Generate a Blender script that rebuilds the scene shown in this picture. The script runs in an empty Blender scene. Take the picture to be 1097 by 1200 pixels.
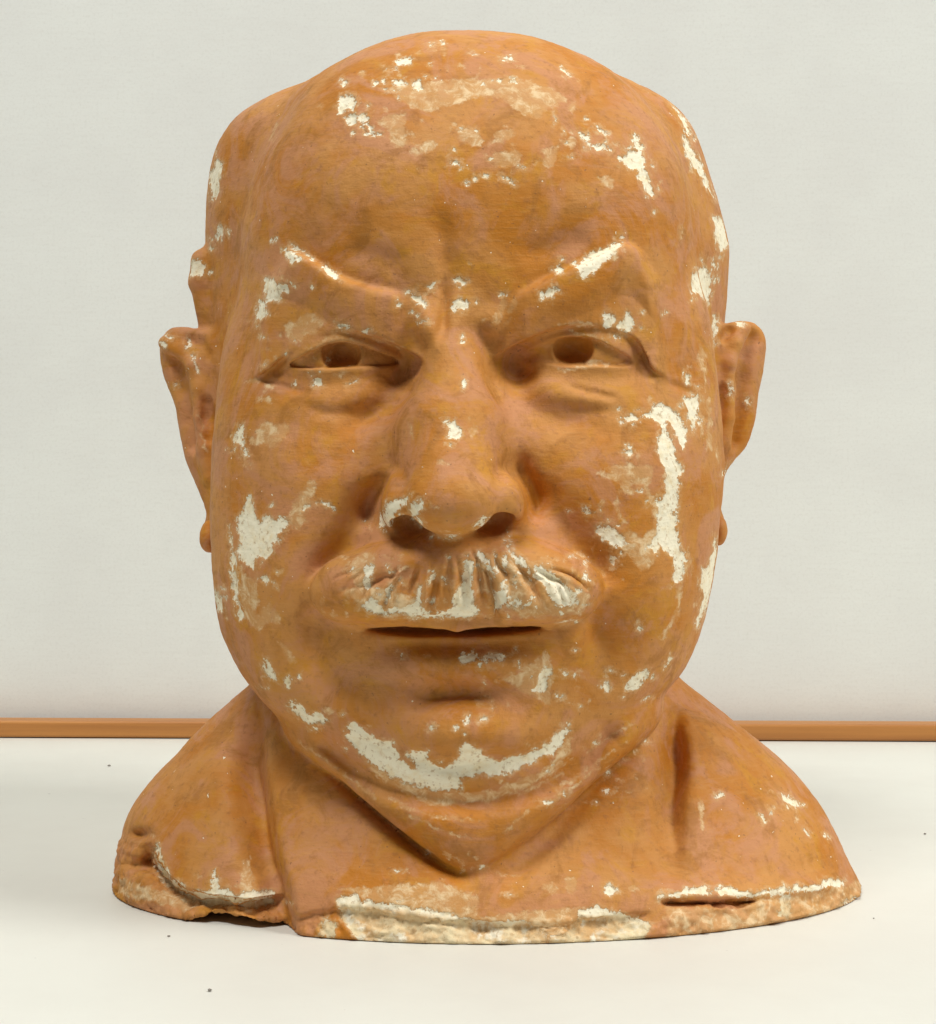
import bpy, math, random, time
import numpy as np

T0 = time.time()
random.seed(7)
scene = bpy.context.scene

# ---------------------------------------------------------------- camera / light
S = 0.00026            # metres per sculpting unit (one unit = one photo pixel at the face plane)
FOC = 2500.0           # camera distance to the face plane in sculpting units
CX, HY = 548.5, 480.0  # principal column, horizon row
TABLE = -606.0         # table height in sculpting units

cam_d = bpy.data.cameras.new('camera')
cam = bpy.data.objects.new('camera', cam_d)
scene.collection.objects.link(cam)
scene.camera = cam
cam_d.sensor_fit = 'HORIZONTAL'
cam_d.sensor_width = 36.0
cam_d.lens = 36.0 * FOC / 1097.0
cam_d.shift_y = -(600.0 - HY) / 1097.0
cam_d.clip_start = 0.01
cam_d.clip_end = 50.0
cam.location = (0, -FOC * S, -TABLE * S)
cam.rotation_euler = (math.radians(90), 0, 0)

world = bpy.data.worlds.new('World')
scene.world = world
world.use_nodes = True
bg = world.node_tree.nodes['Background']
bg.inputs['Color'].default_value = (0.98, 1.0, 0.97, 1)
bg.inputs['Strength'].default_value = 0.06


def area_light(name, loc, target, size, power, color):
    d = bpy.data.lights.new(name, 'AREA')
    d.shape = 'RECTANGLE'
    d.size, d.size_y = size
    d.energy = power
    d.color = color
    o = bpy.data.objects.new(name, d)
    scene.collection.objects.link(o)
    o.location = loc
    import mathutils
    v = mathutils.Vector(target) - mathutils.Vector(loc)
    o.rotation_euler = v.to_track_quat('-Z', 'Y').to_euler()
    return o


area_light('window_light', (2.1, -0.9, 2.3), (0, 0.05, 0.12), (1.0, 1.0), 62.0, (1.0, 0.99, 0.95))
area_light('ceiling_light', (-0.4, -0.75, 1.95), (0, 0.1, 0.15), (0.9, 0.4), 29.0, (1.0, 0.99, 0.95))

scene.view_settings.view_transform = 'Standard'
scene.view_settings.look = 'None'
scene.view_settings.exposure = 0.11
scene.view_settings.gamma = 1.0
scene.render.engine = 'CYCLES'
scene.cycles.use_denoising = True
scene.cycles.max_bounces = 6

# ---------------------------------------------------------------- material helpers


def new_mat(name):
    m = bpy.data.materials.new(name)
    m.use_nodes = True
    nt = m.node_tree
    nt.nodes.clear()
    return m, nt


class NT:
    """small node helper"""
    def __init__(self, nt):
        self.nt = nt

    def n(self, kind, **kw):
        nd = self.nt.nodes.new(kind)
        for k, v in kw.items():
            setattr(nd, k, v)
        return nd

    def link(self, a, b):
        self.nt.links.new(a, b)

    def val(self, sock, v):
        if isinstance(v, bpy.types.NodeSocket):
            self.link(v, sock)
        else:
            sock.default_value = v

    def math(self, op, a, b=0.0, clamp=False):
        nd = self.n('ShaderNodeMath', operation=op, use_clamp=clamp)
        self.val(nd.inputs[0], a)
        self.val(nd.inputs[1], b)
        return nd.outputs[0]

    def noise(self, vec, scale, detail=4.0, rough=0.6, dist=0.0):
        nd = self.n('ShaderNodeTexNoise')
        nd.inputs['Scale'].default_value = scale
        nd.inputs['Detail'].default_value = detail
        nd.inputs['Roughness'].default_value = rough
        nd.inputs['Distortion'].default_value = dist
        self.link(vec, nd.inputs['Vector'])
        return nd.outputs['Fac']

    def step(self, x, lo, hi):
        nd = self.n('ShaderNodeMapRange', interpolation_type='SMOOTHSTEP')
        self.val(nd.inputs['Value'], x)
        nd.inputs['From Min'].default_value = lo
        nd.inputs['From Max'].default_value = hi
        return nd.outputs['Result']

    def mix(self, fac, a, b):
        nd = self.n('ShaderNodeMix', data_type='RGBA')
        self.val(nd.inputs[0], fac)
        self.val(nd.inputs[6], a)
        self.val(nd.inputs[7], b)
        return nd.outputs[2]

    def attr(self, name):
        return self.n('ShaderNodeAttribute', attribute_name=name).outputs['Fac']


# ---------------------------------------------------------------- sculpting field
f32 = np.float32


def P(px, py, y):
    k = 1.0 + y / FOC
    return np.array(((px - CX) * k, y, (HY - py) * k))


def smin(a, b, k):
    h = np.maximum(k - np.abs(a - b), 0) / k
    return np.minimum(a, b) - h * h * k * 0.25


def smax(a, b, k):
    return -smin(-a, -b, k)


def rotm(rx=0, ry=0, rz=0):
    rx, ry, rz = [math.radians(v) for v in (rx, ry, rz)]
    cx, sx, cy, sy, cz, sz = math.cos(rx), math.sin(rx), math.cos(ry), math.sin(ry), math.cos(rz), math.sin(rz)
    X = np.array(((1, 0, 0), (0, cx, -sx), (0, sx, cx)))
    Y = np.array(((cy, 0, sy), (0, 1, 0), (-sy, 0, cy)))
    Z = np.array(((cz, -sz, 0), (sz, cz, 0), (0, 0, 1)))
    return Z @ Y @ X


def ell(p, c, r, rot=None):
    d = p - np.asarray(c, f32)
    if rot is not None:
        d = d @ rot.astype(f32)
    r = np.asarray(r, f32)
    q = d / r
    k0 = np.sqrt((q * q).sum(1)) + 1e-6
    q = q / r
    k1 = np.sqrt((q * q).sum(1)) + 1e-9
    return k0 * (k0 - 1.0) / k1


def tube(p, pts, rad):
    """polyline with varying radius"""
    best = None
    for i in range(len(pts) - 1):
        a, b = np.asarray(pts[i], f32), np.asarray(pts[i + 1], f32)
        ab = b - a
        t = np.clip(((p - a) @ ab) / float(ab @ ab), 0, 1)
        d = p - a - t[:, None] * ab
        v = np.sqrt((d * d).sum(1)) - (rad[i] + (rad[i + 1] - rad[i]) * t)
        best = v if best is None else smin(best, v, 8.0)
    return best


def catmull(pts, n=6):
    pts = np.asarray(pts, float)
    if len(pts) < 3:
        return pts
    q = np.vstack((2 * pts[0] - pts[1], pts, 2 * pts[-1] - pts[-2]))
    out = []
    for i in range(1, len(q) - 2):
        for t in np.linspace(0, 1, n, endpoint=False):
            a, b, c, d = q[i - 1], q[i], q[i + 1], q[i + 2]
            out.append(0.5 * (2 * b + (c - a) * t + (2 * a - 5 * b + 4 * c - d) * t * t + (3 * b - a - 3 * c + d) * t ** 3))
    out.append(pts[-1])
    return np.array(out)


def smooth_table(zs, vs, lo, hi, sig):
    g = np.arange(lo - 4 * sig, hi + 4 * sig, 1.0)
    o = np.argsort(zs)
    v = np.interp(g, np.asarray(zs, float)[o], np.asarray(vs, float)[o])
    k = np.exp(-0.5 * (np.arange(-3 * int(sig), 3 * int(sig) + 1) / sig) ** 2)
    k /= k.sum()
    pad = len(k) // 2
    v2 = np.convolve(np.pad(v, pad, mode='edge'), k, 'valid')
    return g, v2


class Table:
    def __init__(self, zs, vs, sig=14):
        c = catmull(sorted(zip(zs, vs)), 6)
        zs, vs = c[:, 0], c[:, 1]
        self.g, self.v = smooth_table(zs, vs, min(zs), max(zs), sig)

    def __call__(self, z):
        return np.interp(z, self.g, self.v).astype(f32)


class Loft:
    """horizontal super-elliptic sections whose sides, front and back follow curves"""
    def __init__(self, left, right, front, yw, back, nf, nb=2.2, ztop=None, zc=None, ntop=2.3, ytop=None):
        # left/right: (px,py,y) silhouette; front: (py,y); back: (z,y)
        L = [P(*q) for q in left]
        R = [P(*q) for q in right]
        self.L = Table([q[2] for q in L], [q[0] for q in L])
        self.R = Table([q[2] for q in R], [q[0] for q in R])
        F = [P(CX, py, y) for py, y in front]
        self.F = Table([q[2] for q in F], [q[1] for q in F])
        self.W = Table([q[0] for q in yw], [q[1] for q in yw], 20)
        self.B = Table([q[0] for q in back], [q[1] for q in back], 20)
        self.N = Table([q[0] for q in nf], [q[1] for q in nf], 20)
        self.nb, self.ztop, self.zc, self.ntop, self.ytop = nb, ztop, zc, ntop, ytop

    def raw(self, p):
        x, y, z = p[:, 0], p[:, 1], p[:, 2]
        l, r, fr, yw, bk, n = self.L(z), self.R(z), self.F(z), self.W(z), self.B(z), self.N(z)
        xc = (l + r) * 0.5
        a = (r - l) * 0.5
        t = np.abs(x - xc) / a
        front = y < yw
        s = np.where(front, (yw - y) / (yw - fr), (y - yw) / (bk - yw))
        nn = np.where(front, n, self.nb)
        q = t ** nn + s ** nn
        if self.ztop is not None:
            u = np.clip((z - self.zc) / (self.ztop - self.zc), 0, None)
            q = (q ** (self.ntop / nn) + u ** self.ntop) ** (1.0 / self.ntop)
        else:
            q = q ** (1.0 / nn)
        return (q - 1.0) * 300.0

    def __call__(self, p):
        f0 = self.raw(p)
        e = 1.5
        g = np.zeros_like(f0)
        for k in range(3):
            d = np.zeros(3, f32)
            d[k] = e
            g += ((self.raw(p + d) - f0) / e) ** 2
        return f0 / np.maximum(np.sqrt(g), 0.25)


def poly_dist(px, py, pts):
    """distance to polyline, signed side of nearest segment, arc parameter 0..1"""
    pts = np.asarray(pts, f32)
    seg = np.sqrt(((pts[1:] - pts[:-1]) ** 2).sum(1))
    cum = np.concatenate(([0], np.cumsum(seg)))
    best = np.full(px.shape, 1e9, f32)
    side = np.ones_like(best)
    tt = np.zeros_like(best)
    for i in range(len(pts) - 1):
        ax, ay = pts[i]
        bx, by = pts[i + 1] - pts[i]
        t = np.clip(((px - ax) * bx + (py - ay) * by) / (bx * bx + by * by), 0, 1)
        dx, dy = px - ax - t * bx, py - ay - t * by
        d = dx * dx + dy * dy
        m = d < best
        best = np.where(m, d, best)
        side = np.where(m, np.sign(bx * dy - by * dx), side)
        tt = np.where(m, (cum[i] + t * seg[i]) / cum[-1], tt)
    return np.sqrt(best), side, tt


BRUSH = []


def stroke(pts, amp, w, taper=0.25, w2=None, ymax=160):
    """ridge (amp>0) or crease (amp<0) along a curve on the front; w2: width on the other side.
    Walking along the curve, w is the width on its right-hand side (picture, y down), w2 on its left."""
    c = catmull(pts, 5)
    BRUSH.append(('s', c, amp, w, w if w2 is None else w2, taper, ymax))


def blob(px, py, rx, ry, amp, rot=0, ymax=160, pw=2.0):
    BRUSH.append(('b', (px, py, rx, ry, math.radians(rot), pw), amp, 0, 0, 0, ymax))


def brush_sum(px, py, y):
    out = np.zeros_like(px)
    for kind, c, amp, w, w2, taper, ymax in BRUSH:
        if kind == 's':
            m = 2.6 * max(w, w2)
            lo, hi = c.min(0) - m, c.max(0) + m
            idx = np.nonzero((px > lo[0]) & (px < hi[0]) & (py > lo[1]) & (py < hi[1]) & (y < ymax + 40))[0]
            if not len(idx):
                continue
            d, s, t = poly_dist(px[idx], py[idx], c)
            ww = np.where(s > 0, w, w2)
            v = np.exp(-(d / ww) ** 2)
            if taper > 0:
                e = np.clip(np.minimum(t, 1 - t) / taper, 0, 1)
                v *= e * e * (3 - 2 * e)
        else:
            bx, by, rx, ry, ro, pw = c
            m = 2.4 * max(rx, ry)
            idx = np.nonzero((np.abs(px - bx) < m) & (np.abs(py - by) < m) & (y < ymax + 40))[0]
            if not len(idx):
                continue
            dx, dy = px[idx] - bx, py[idx] - by
            u = (dx * math.cos(ro) + dy * math.sin(ro)) / rx
            q = (-dx * math.sin(ro) + dy * math.cos(ro)) / ry
            v = np.exp(-((u * u + q * q) ** (pw / 2)))
        fade = np.clip((ymax + 40 - y[idx]) / 40.0, 0, 1)
        out[idx] += amp * v * fade
    return out


# --- big volumes -------------------------------------------------
HEAD = Loft(
    left=[(275, 330, 150), (270, 370, 150), (262, 410, 145), (254, 480, 140), (251, 560, 130), (250, 640, 125), (255, 700, 120),
          (263, 740, 115), (280, 780, 105), (302, 812, 90), (335, 845, 70), (385, 880, 40), (430, 905, 10), (470, 930, 0)],
    right=[(822, 330, 150), (830, 370, 150), (836, 410, 145), (842, 480, 140), (845, 560, 130), (838, 640, 125), (828, 700, 120),
           (816, 740, 115), (798, 780, 105), (772, 812, 90), (738, 845, 70), (690, 880, 40), (650, 905, 10), (610, 930, 0)],
    front=[(330, -62), (400, -60), (470, -66), (560, -78), (640, -90), (730, -88), (800, -82), (850, -84), (890, -70), (930, -40)],
    yw=[(400, 200), (200, 170), (60, 150), (-150, 130), (-280, 110), (-360, 85), (-440, 45)],
    back=[(300, 560), (150, 600), (-100, 560), (-300, 400), (-440, 260)],
    nf=[(200, 2.35), (0, 2.4), (-200, 2.45), (-330, 2.2), (-420, 2.0)],
    ztop=474, zc=150, ntop=2.3)
TORSO = Loft(
    left=[(330, 760, 170), (305, 790, 170), (290, 808, 170), (240, 850, 180), (186, 905, 190), (152, 948, 200), (137, 1000, 210), (134, 1045, 215)],
    right=[(770, 760, 150), (790, 790, 150), (806, 808, 150), (862, 850, 150), (930, 905, 150), (978, 965, 140), (1010, 1030, 135), (1024, 1062, 135), (1030, 1110, 135)],
    front=[(760, 40), (850, 22), (900, 2), (950, -22), (1000, -46), (1050, -74), (1105, -90)],
    yw=[(-300, 230), (-450, 220), (-610, 200)],
    back=[(-300, 420), (-450, 440), (-610, 450)],
    nf=[(-300, 2.0), (-450, 1.9), (-610, 1.85)])


HAIR = Loft(
    left=[(420, 70, 330), (350, 97, 330), (300, 122, 330), (266, 155, 330), (250, 195, 330), (244, 240, 330), (243, 290, 330), (246, 400, 320),
          (252, 560, 300), (270, 700, 280), (300, 800, 260)],
    right=[(690, 72, 330), (742, 92, 330), (786, 118, 330), (813, 158, 330), (834, 220, 330), (848, 270, 330), (852, 300, 330), (846, 400, 320),
           (840, 560, 300), (825, 700, 280), (790, 800, 260)],
    front=[(60, 150), (100, 110), (200, 80), (400, 90), (800, 120)],
    yw=[(500, 340), (-300, 320)],
    back=[(480, 480), (400, 600), (250, 690), (100, 700), (-100, 640), (-300, 520), (-360, 480)],
    nf=[(500, 2.4), (-300, 2.4)], nb=2.2, ztop=462, zc=330, ntop=3.5)


EAR_OUT = {
    -1: [(264, 386), (238, 387), (214, 383), (200, 385), (191, 394), (187, 410), (191, 440), (203, 470), (209, 500), (219, 540), (232, 576),
         (240, 602), (236, 620), (235, 638), (243, 648), (264, 648)],
    1: [(832, 384), (850, 378), (870, 375), (888, 380), (898, 398), (896, 430), (889, 465), (884, 495), (875, 522), (861, 539), (850, 556),
        (845, 590), (849, 608), (851, 626), (844, 639), (830, 640)]}


def poly_sd(px, py, pts):
    """signed distance to a closed polygon, negative inside"""
    pts = np.asarray(pts, f32)
    q = np.vstack((pts, pts[:1]))
    d, _, _ = poly_dist(px, py, q)
    ins = np.zeros(px.shape, bool)
    for i in range(len(pts)):
        (x0, y0), (x1, y1) = q[i], q[i + 1]
        if y0 != y1:
            c = ((y0 > py) != (y1 > py)) & (px < (x1 - x0) * (py - y0) / (y1 - y0) + x0)
            ins ^= c
    return np.where(ins, -d, d)


for _k in EAR_OUT:
    EAR_OUT[_k] = catmull(EAR_OUT[_k], 5)


def ear(p, side):
    """side -1: picture left, +1: picture right"""
    px, py = proj(p)
    y = p[:, 1]
    sd = poly_sd(px, py, EAR_OUT[side]) * 1.1
    if side < 0:
        ym = 238 + (250 - px) * 0.75
        m = lambda *pts: [P(a, b, 238 + (250 - a) * 0.75 - 15 + c) for a, b, c in pts]
        anti = m((193, 402, 2), (212, 412, 0), (226, 428, -2), (233, 455, 0), (236, 490, 0), (240, 525, 2), (246, 560, 4))
        scap = m((204, 425, -2), (210, 455, -2), (219, 490, 0), (225, 520, 2))
        top = m((222, 397, 0), (232, 403, -6), (240, 415, -8))
        conch = m((243, 472, -4), (245, 490, -6), (247, 512, -4))
        lobe = P(246, 628, 205)
    else:
        ym = 236 + (px - 840) * 0.75
        m = lambda *pts: [P(a, b, 236 + (a - 840) * 0.75 - 15 + c) for a, b, c in pts]
        anti = m((872, 385, 2), (862, 402, 0), (854, 425, -2), (853, 455, 0), (851, 490, 0), (847, 520, 2))
        scap = m((884, 398, 0), (877, 412, -3), (872, 440, -3), (868, 480, 0), (862, 515, 2))
        top = m((856, 388, 2), (850, 394, 0))
        conch = m((843, 458, -4), (841, 475, -6), (839, 498, -4))
        lobe = P(842, 622, 200)
    e = smax(sd, np.abs(y - ym) - 16, 22)
    e = smax(e, -tube(p, scap, [11] * len(scap)), 12)
    e = smax(e, -tube(p, top, [8] * len(top)), 8)
    e = smin(e, tube(p, anti, [8] * len(anti)), 10)
    e = smax(e, -tube(p, conch, (9, 13, 8)), 6)
    e = smin(e, ell(p, lobe, (12, 26, 20)), 10)
    return e


# --- front brushes: soft masses ----------------------------------
# forehead
blob(455, 215, 90, 70, 10)
blob(640, 215, 90, 70, 10)
stroke([(522, 235), (520, 275), (523, 315), (518, 352)], -6, 12, 0.4)
blob(480, 300, 36, 40, 6)
blob(580, 330, 30, 36, 4)
stroke([(400, 290), (440, 300), (480, 318)], -4, 14)
stroke([(600, 300), (650, 290), (700, 275)], -5, 16)
# temples
blob(290, 330, 22, 90, -10, ymax=220)
blob(800, 300, 26, 70, -8, ymax=220)
stroke([(345, 95), (318, 150), (300, 205), (286, 265)], -9, 16, ymax=260)
stroke([(322, 150), (306, 205), (296, 255)], 4, 12, ymax=220)
# eye hollows
blob(464, 428, 26, 30, -34, 0)
blob(604, 428, 24, 30, -32, 0)
blob(405, 425, 75, 36, -20)
blob(676, 420, 75, 36, -20)
# frown folds
stroke([(520, 318), (522, 350), (519, 385), (508, 408)], -8, 7, 0.4)
stroke([(492, 345), (498, 380), (490, 412)], 12, 16, 0.45)
stroke([(556, 372), (566, 396), (582, 416)], -4, 10, 0.4)
stroke([(566, 355), (578, 380), (584, 405)], 8, 16, 0.45)
# bags and tear troughs
stroke([(484, 438), (460, 468), (428, 490), (385, 502)], -18, 20, 0.45, w2=15)
stroke([(578, 420), (598, 452), (632, 482), (680, 496), (730, 490)], -12, 19, 0.4)
blob(395, 462, 62, 22, 7, -4)
blob(690, 458, 66, 20, 6, 4)
stroke([(660, 452), (692, 460), (730, 468)], -4, 5)
stroke([(300, 444), (330, 452), (370, 463)], -4, 4.5, 0.4)
stroke([(340, 472), (392, 485), (440, 472)], -3, 8, 0.4)
stroke([(636, 468), (690, 482), (745, 477)], -3, 8, 0.4)
stroke([(770, 445), (800, 455), (822, 470)], -3, 5, 0.4)
# cheeks
blob(330, 555, 60, 70, 16, ymax=200)
blob(760, 545, 60, 70, 16, ymax=200)
blob(400, 560, 40, 40, 8)
blob(690, 560, 40, 40, 8)
# folds beside nose and mouth
stroke([(440, 560), (424, 592), (410, 630), (388, 662), (372, 700)], -18, 22)
stroke([(618, 550), (640, 585), (668, 625), (700, 668), (712, 700)], -16, 22)
blob(612, 548, 12, 14, -14)
stroke([(462, 556), (440, 574), (431, 600), (440, 630)], -18, 11, 0.35)
stroke([(600, 548), (622, 566), (629, 596), (618, 626)], -17, 10, 0.35)
blob(700, 735, 16, 28, -12)
blob(372, 735, 18, 30, -9)
blob(330, 690, 45, 70, 12, ymax=200)
blob(765, 690, 45, 70, 12, ymax=200)
stroke([(380, 690), (366, 735), (385, 785), (430, 822)], -9, 20, 0.45)
stroke([(706, 690), (716, 735), (700, 790), (660, 825)], -8, 20, 0.45)
stroke([(292, 700), (318, 770), (372, 826), (440, 858)], 7, 26, 0.45, ymax=200)
stroke([(800, 690), (775, 765), (725, 822), (670, 852)], 7, 26, 0.45, ymax=200)
# chin
stroke([(465, 836), (505, 818), (545, 813), (600, 822)], -18, 12, 0.4, 26)
blob(560, 862, 80, 34, 20)
stroke([(440, 752), (490, 756), (540, 759), (590, 755), (632, 748)], -9, 12, 0.4)
blob(545, 778, 85, 15, 10)


def lip_curves():
    pass


def curve(pts):
    c = catmull(pts, 6)
    return lambda px: np.interp(px, c[:, 0], c[:, 1]).astype(f32)


HOOD_L = curve([(290, 446), (312, 434), (335, 415), (360, 396), (390, 388), (425, 390), (455, 400), (478, 412), (500, 425)])
HOOD_R = curve([(570, 424), (590, 412), (615, 398), (645, 387), (680, 381), (713, 385), (743, 396), (757, 416), (768, 434), (800, 446)])
LID_L = curve([(330, 430), (350, 420), (368, 410), (385, 403), (402, 400), (425, 404), (450, 414), (475, 424), (490, 430)])
LID_R = curve([(585, 428), (605, 418), (630, 404), (650, 397), (672, 395), (696, 398), (720, 409), (745, 423), (765, 436)])
LOW_L = curve([(330, 430), (350, 431), (380, 432), (420, 431), (450, 429), (475, 426), (490, 424)])
LOW_R = curve([(585, 424), (610, 426), (640, 429), (670, 429), (700, 428), (725, 430), (750, 434), (765, 438)])

BROW = (curve([(300, 330), (318, 305), (331, 291), (362, 302), (394, 322), (430, 335), (470, 344), (503, 357), (530, 380)]),
        curve([(550, 388), (574, 366), (600, 349), (640, 326), (690, 305), (727, 287), (748, 294), (775, 330), (800, 370)]))
OUT = (lambda py: np.interp(py, [290, 330, 380, 440], [318, 300, 288, 280]).astype(f32),
       lambda py: np.interp(py, [290, 330, 380, 440], [770, 786, 792, 800]).astype(f32))

LABELS = ('head', 'eye_l', 'eye_r', 'nose', 'moustache', 'ear_l', 'ear_r', 'neck', 'torso')


def proj(p):
    k = 1.0 / (1.0 + p[:, 1] / FOC)
    return CX + p[:, 0] * k, HY - p[:, 2] * k


def box_idx(px, py, y, x0, x1, y0, y1, ymax):
    return np.nonzero((px > x0) & (px < x1) & (py > y0) & (py < y1) & (y < ymax))[0]


# moustache strand strokes, generated once
STRANDS = []
_r = random.Random(3)
for i in range(46):
    t = (i + _r.uniform(-0.45, 0.45)) / 45.0
    coarse = i % 3 == 0 and 0.12 < t < 0.88
    x1 = 384 + t * 308
    x0 = 528 + (x1 - 530) * (0.62 + 0.1 * _r.random())
    yt = 640 + abs(t - 0.47) * 44 + _r.uniform(-4, 26)
    yb = 728 - max(0, abs(t - 0.5) - 0.40) * 90 - _r.uniform(0, 26 if coarse else 36)
    amp, w = (_r.uniform(-11.0, -4.0), _r.uniform(3.2, 7.0)) if coarse else (_r.uniform(-5.0, -1.0), _r.uniform(2.0, 3.4))
    STRANDS.append(([(x0, yt), (x0 * 0.38 + x1 * 0.62 + _r.uniform(-5, 5), (yt + yb) / 2 - 6), (x1 + _r.uniform(-5, 5), yb)], amp, w))


def stash_disp(px, py):
    out = np.zeros_like(px)
    for pts, amp, w in STRANDS:
        c = np.asarray(pts)
        lo, hi = c.min(0) - 10, c.max(0) + 10
        idx = np.nonzero((px > lo[0]) & (px < hi[0]) & (py > lo[1]) & (py < hi[1]))[0]
        if len(idx):
            d, s, t = poly_dist(px[idx], py[idx], catmull(pts, 4))
            out[idx] += amp * np.exp(-(d / w) ** 2) * np.clip(t * 3, 0, 1) * np.clip((1 - t) * 2.5, 0, 1)
    return np.maximum(out, -12.0)


UNDER_CHIN = catmull([(385, 868), (425, 905), (480, 930), (550, 940), (620, 928), (675, 895), (710, 860)], 4)


def field(p, want_label=False):
    p = np.ascontiguousarray(p, f32)
    px, py = proj(p)
    y, z = p[:, 1], p[:, 2]
    f = HEAD(p)
    # nose is part of the face mass
    I = box_idx(px, py, y, 380, 690, 290, 720, 60)
    lab = np.zeros(len(p), np.int8)
    if len(I):
        q = p[I]
        nose = tube(q, [P(530, 375, -32), P(527, 430, -52), P(527, 500, -82), P(528, 556, -115), P(529, 578, -127)], (36, 42, 50, 48, 44))
        nose = smin(nose, ell(q, P(528, 530, -58), (66, 50, 90)), 40)
        nose = smin(nose, ell(q, P(530, 584, -138), (52, 44, 38)), 16)
        nose = smin(nose, ell(q, P(471, 588, -98), (32, 48, 32)), 11)
        nose = smin(nose, ell(q, P(588, 584, -98), (31, 48, 31)), 11)
        f[I] = smin(f[I], nose, 20)
        lab[I[nose < f[I] + 9]] = 3
    f_pre = f
    f = f - brush_sum(px, py, y)
    # nostrils
    I = box_idx(px, py, y, 430, 630, 570, 660, 0)
    if len(I):
        q = p[I]
        ho = ell(q, P(482, 617, -114), (24, 34, 21), rotm(0, 28, 0))
        ho = np.minimum(ho, ell(q, P(582, 612, -114), (23, 34, 17), rotm(0, -25, 0)))
        f[I] = smax(f[I], -ho, 6)
    # eyes
    for k, (ec, LID, LOW, HOOD, ir) in enumerate((((405, 416), LID_L, LOW_L, HOOD_L, (399, 415)), ((676, 411), LID_R, LOW_R, HOOD_R, (672, 409)))):
        I = box_idx(px, py, y, ec[0] - 130, ec[0] + 140, ec[1] - 165, ec[1] + 90, 60)
        if not len(I):
            continue
        q, qx, qy = p[I], px[I], py[I]
        c = P(ec[0], ec[1], -2)
        ball = ell(q, c, (66, 42, 50))
        iris = ell(q, P(ir[0], ir[1], -54), (25, 38, 24))
        ball2 = smax(ball, -iris, 3)
        lid = smax(ell(q, c, (74, 50, 58)), qy - LID(qx), 4)
        low = smax(ell(q, c, (72, 48, 58)), LOW(qx) - qy, 4)
        u = np.clip((qy - BROW[k](qx)) / 60.0, 0, 1)
        inn = np.clip((qx - 400) / 110.0, 0, 1) if k == 0 else np.clip((690 - qx) / 110.0, 0, 1)
        hgt = (17 - 8 * u + 4 * np.sin(u * 3.14)) * (1 - 0.62 * inn)
        tx = np.clip((qx - OUT[k](qy)) / 30.0, 0, 1) if k == 0 else np.clip((OUT[k](qy) - qx) / 30.0, 0, 1)
        tx = tx * tx * (3 - 2 * tx)
        hgt = hgt * tx - 16 * (1 - tx)
        tx = np.clip(((522 - qx) if k == 0 else (qx - 552)) / 64.0, 0, 1)
        hgt = hgt * tx * tx * (3 - 2 * tx) - 20 * (1 - tx)
        hood = f_pre[I] - hgt
        hood = smax(hood, BROW[k](qx) - qy, 12)
        hood = smax(hood, qy - HOOD(qx), 5)
        skin = smax(f[I], -iris, 3)
        skin = smin(skin, low, 14)
        skin = smin(skin, lid, 8)
        skin = smin(skin, hood, 8)
        g = np.minimum(skin, ball2)
        lab[I[ball2 < skin]] = 1 + k
        f[I] = g
    # mouth and moustache
    I = box_idx(px, py, y, 350, 720, 600, 850, 40)
    if len(I):
        q, qx, qy = p[I], px[I], py[I]
        g = f[I]
        lip = ell(q, P(545, 778, -50), (95, 44, 24))
        g = smin(g, lip, 20)
        slit = np.minimum(ell(q, P(487, 740, -84), (58, 34, 6.0), rotm(0, 2, 0)), ell(q, P(578, 739, -82), (58, 34, 6.0), rotm(0, -4, 0)))
        g = smin(g, tube(q, [P(405, 731, -68), P(440, 730, -86), P(485, 727, -99), P(535, 731, -106), P(590, 727, -99), P(640, 725, -82), P(668, 724, -64)], (4, 6, 7, 8, 7, 6, 4)), 6)
        g = smax(g, -slit, 6)
        ms = ell(q, P(464, 682, -92), (88, 48, 46), rotm(0, -8, 0))
        ms = smin(ms, ell(q, P(605, 680, -92), (88, 48, 46), rotm(0, 8, 0)), 24)
        ms = smin(ms, ell(q, P(534, 671, -102), (54, 40, 51)), 20)
        ms = smin(ms, ell(q, P(416, 694, -74), (46, 42, 33)), 22)
        ms = smin(ms, ell(q, P(656, 691, -74), (46, 42, 33)), 22)
        ms = smax(ms, qy - (729 + 6 * np.exp(-((qx - 535) / 22) ** 2) + 0 * qx), 9)
        ms = ms - stash_disp(qx, qy) - 2.0
        m = ms < g + 2
        lab[I[m]] = 4
        f[I] = smin(g, ms, 11)
    # hair, ears
    h = smax(HAIR(p), -p[:, 2] - 330.0, 30)
    f = smin(f, h, 26)
    f = smin(f, tube(p, [P(237, 306, 262), P(236, 330, 262), P(246, 395, 262)], (15, 15, 10)), 16)
    for k in (-1, 1):
        I = np.nonzero((p[:, 0] * k > 230) & (z > -260) & (z < 190) & (y > 120) & (y < 380))[0]
        if len(I):
            e = ear(p[I], k)
            m = e < f[I] + 4
            lab[I[m]] = 5 if k < 0 else 6
            f[I] = smin(f[I], e, 10)
    # throat and neck
    I = np.nonzero(z < -150)[0]
    if len(I):
        q, qx, qy, yy = p[I], px[I], py[I], y[I]
        g = f[I]
        neck = tube(q, [P(548, 700, 300), P(548, 820, 285), P(548, 1000, 260)], (225, 235, 250))
        throat = ell(q, P(558, 925, 58), (260, 135, 228))
        throat = smax(throat, ((378 - qx) * 0.62 + (qy - 900) * 0.78), 40)
        throat = smax(throat, ((qx - 740) * 0.66 + (qy - 880) * 0.75), 44)
        ud = poly_dist(qx, qy, UNDER_CHIN)[0]
        throat = throat + 15 * np.exp(-(ud / 15) ** 2)
        nk = smin(neck, throat, 20)
        tor = TORSO(q)
        tor = tor - chest_brush(qx, qy, yy)
        tor = smax(tor, q[:, 2] + 328 - 0.0 * yy, 16)
        lb = lab[I]
        gn = smin(g, nk, 10)
        lb[nk < g] = 7
        lb[tor < gn] = 8
        g = smin(gn, tor, 6)
        lab[I] = lb
        f[I] = g
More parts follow.
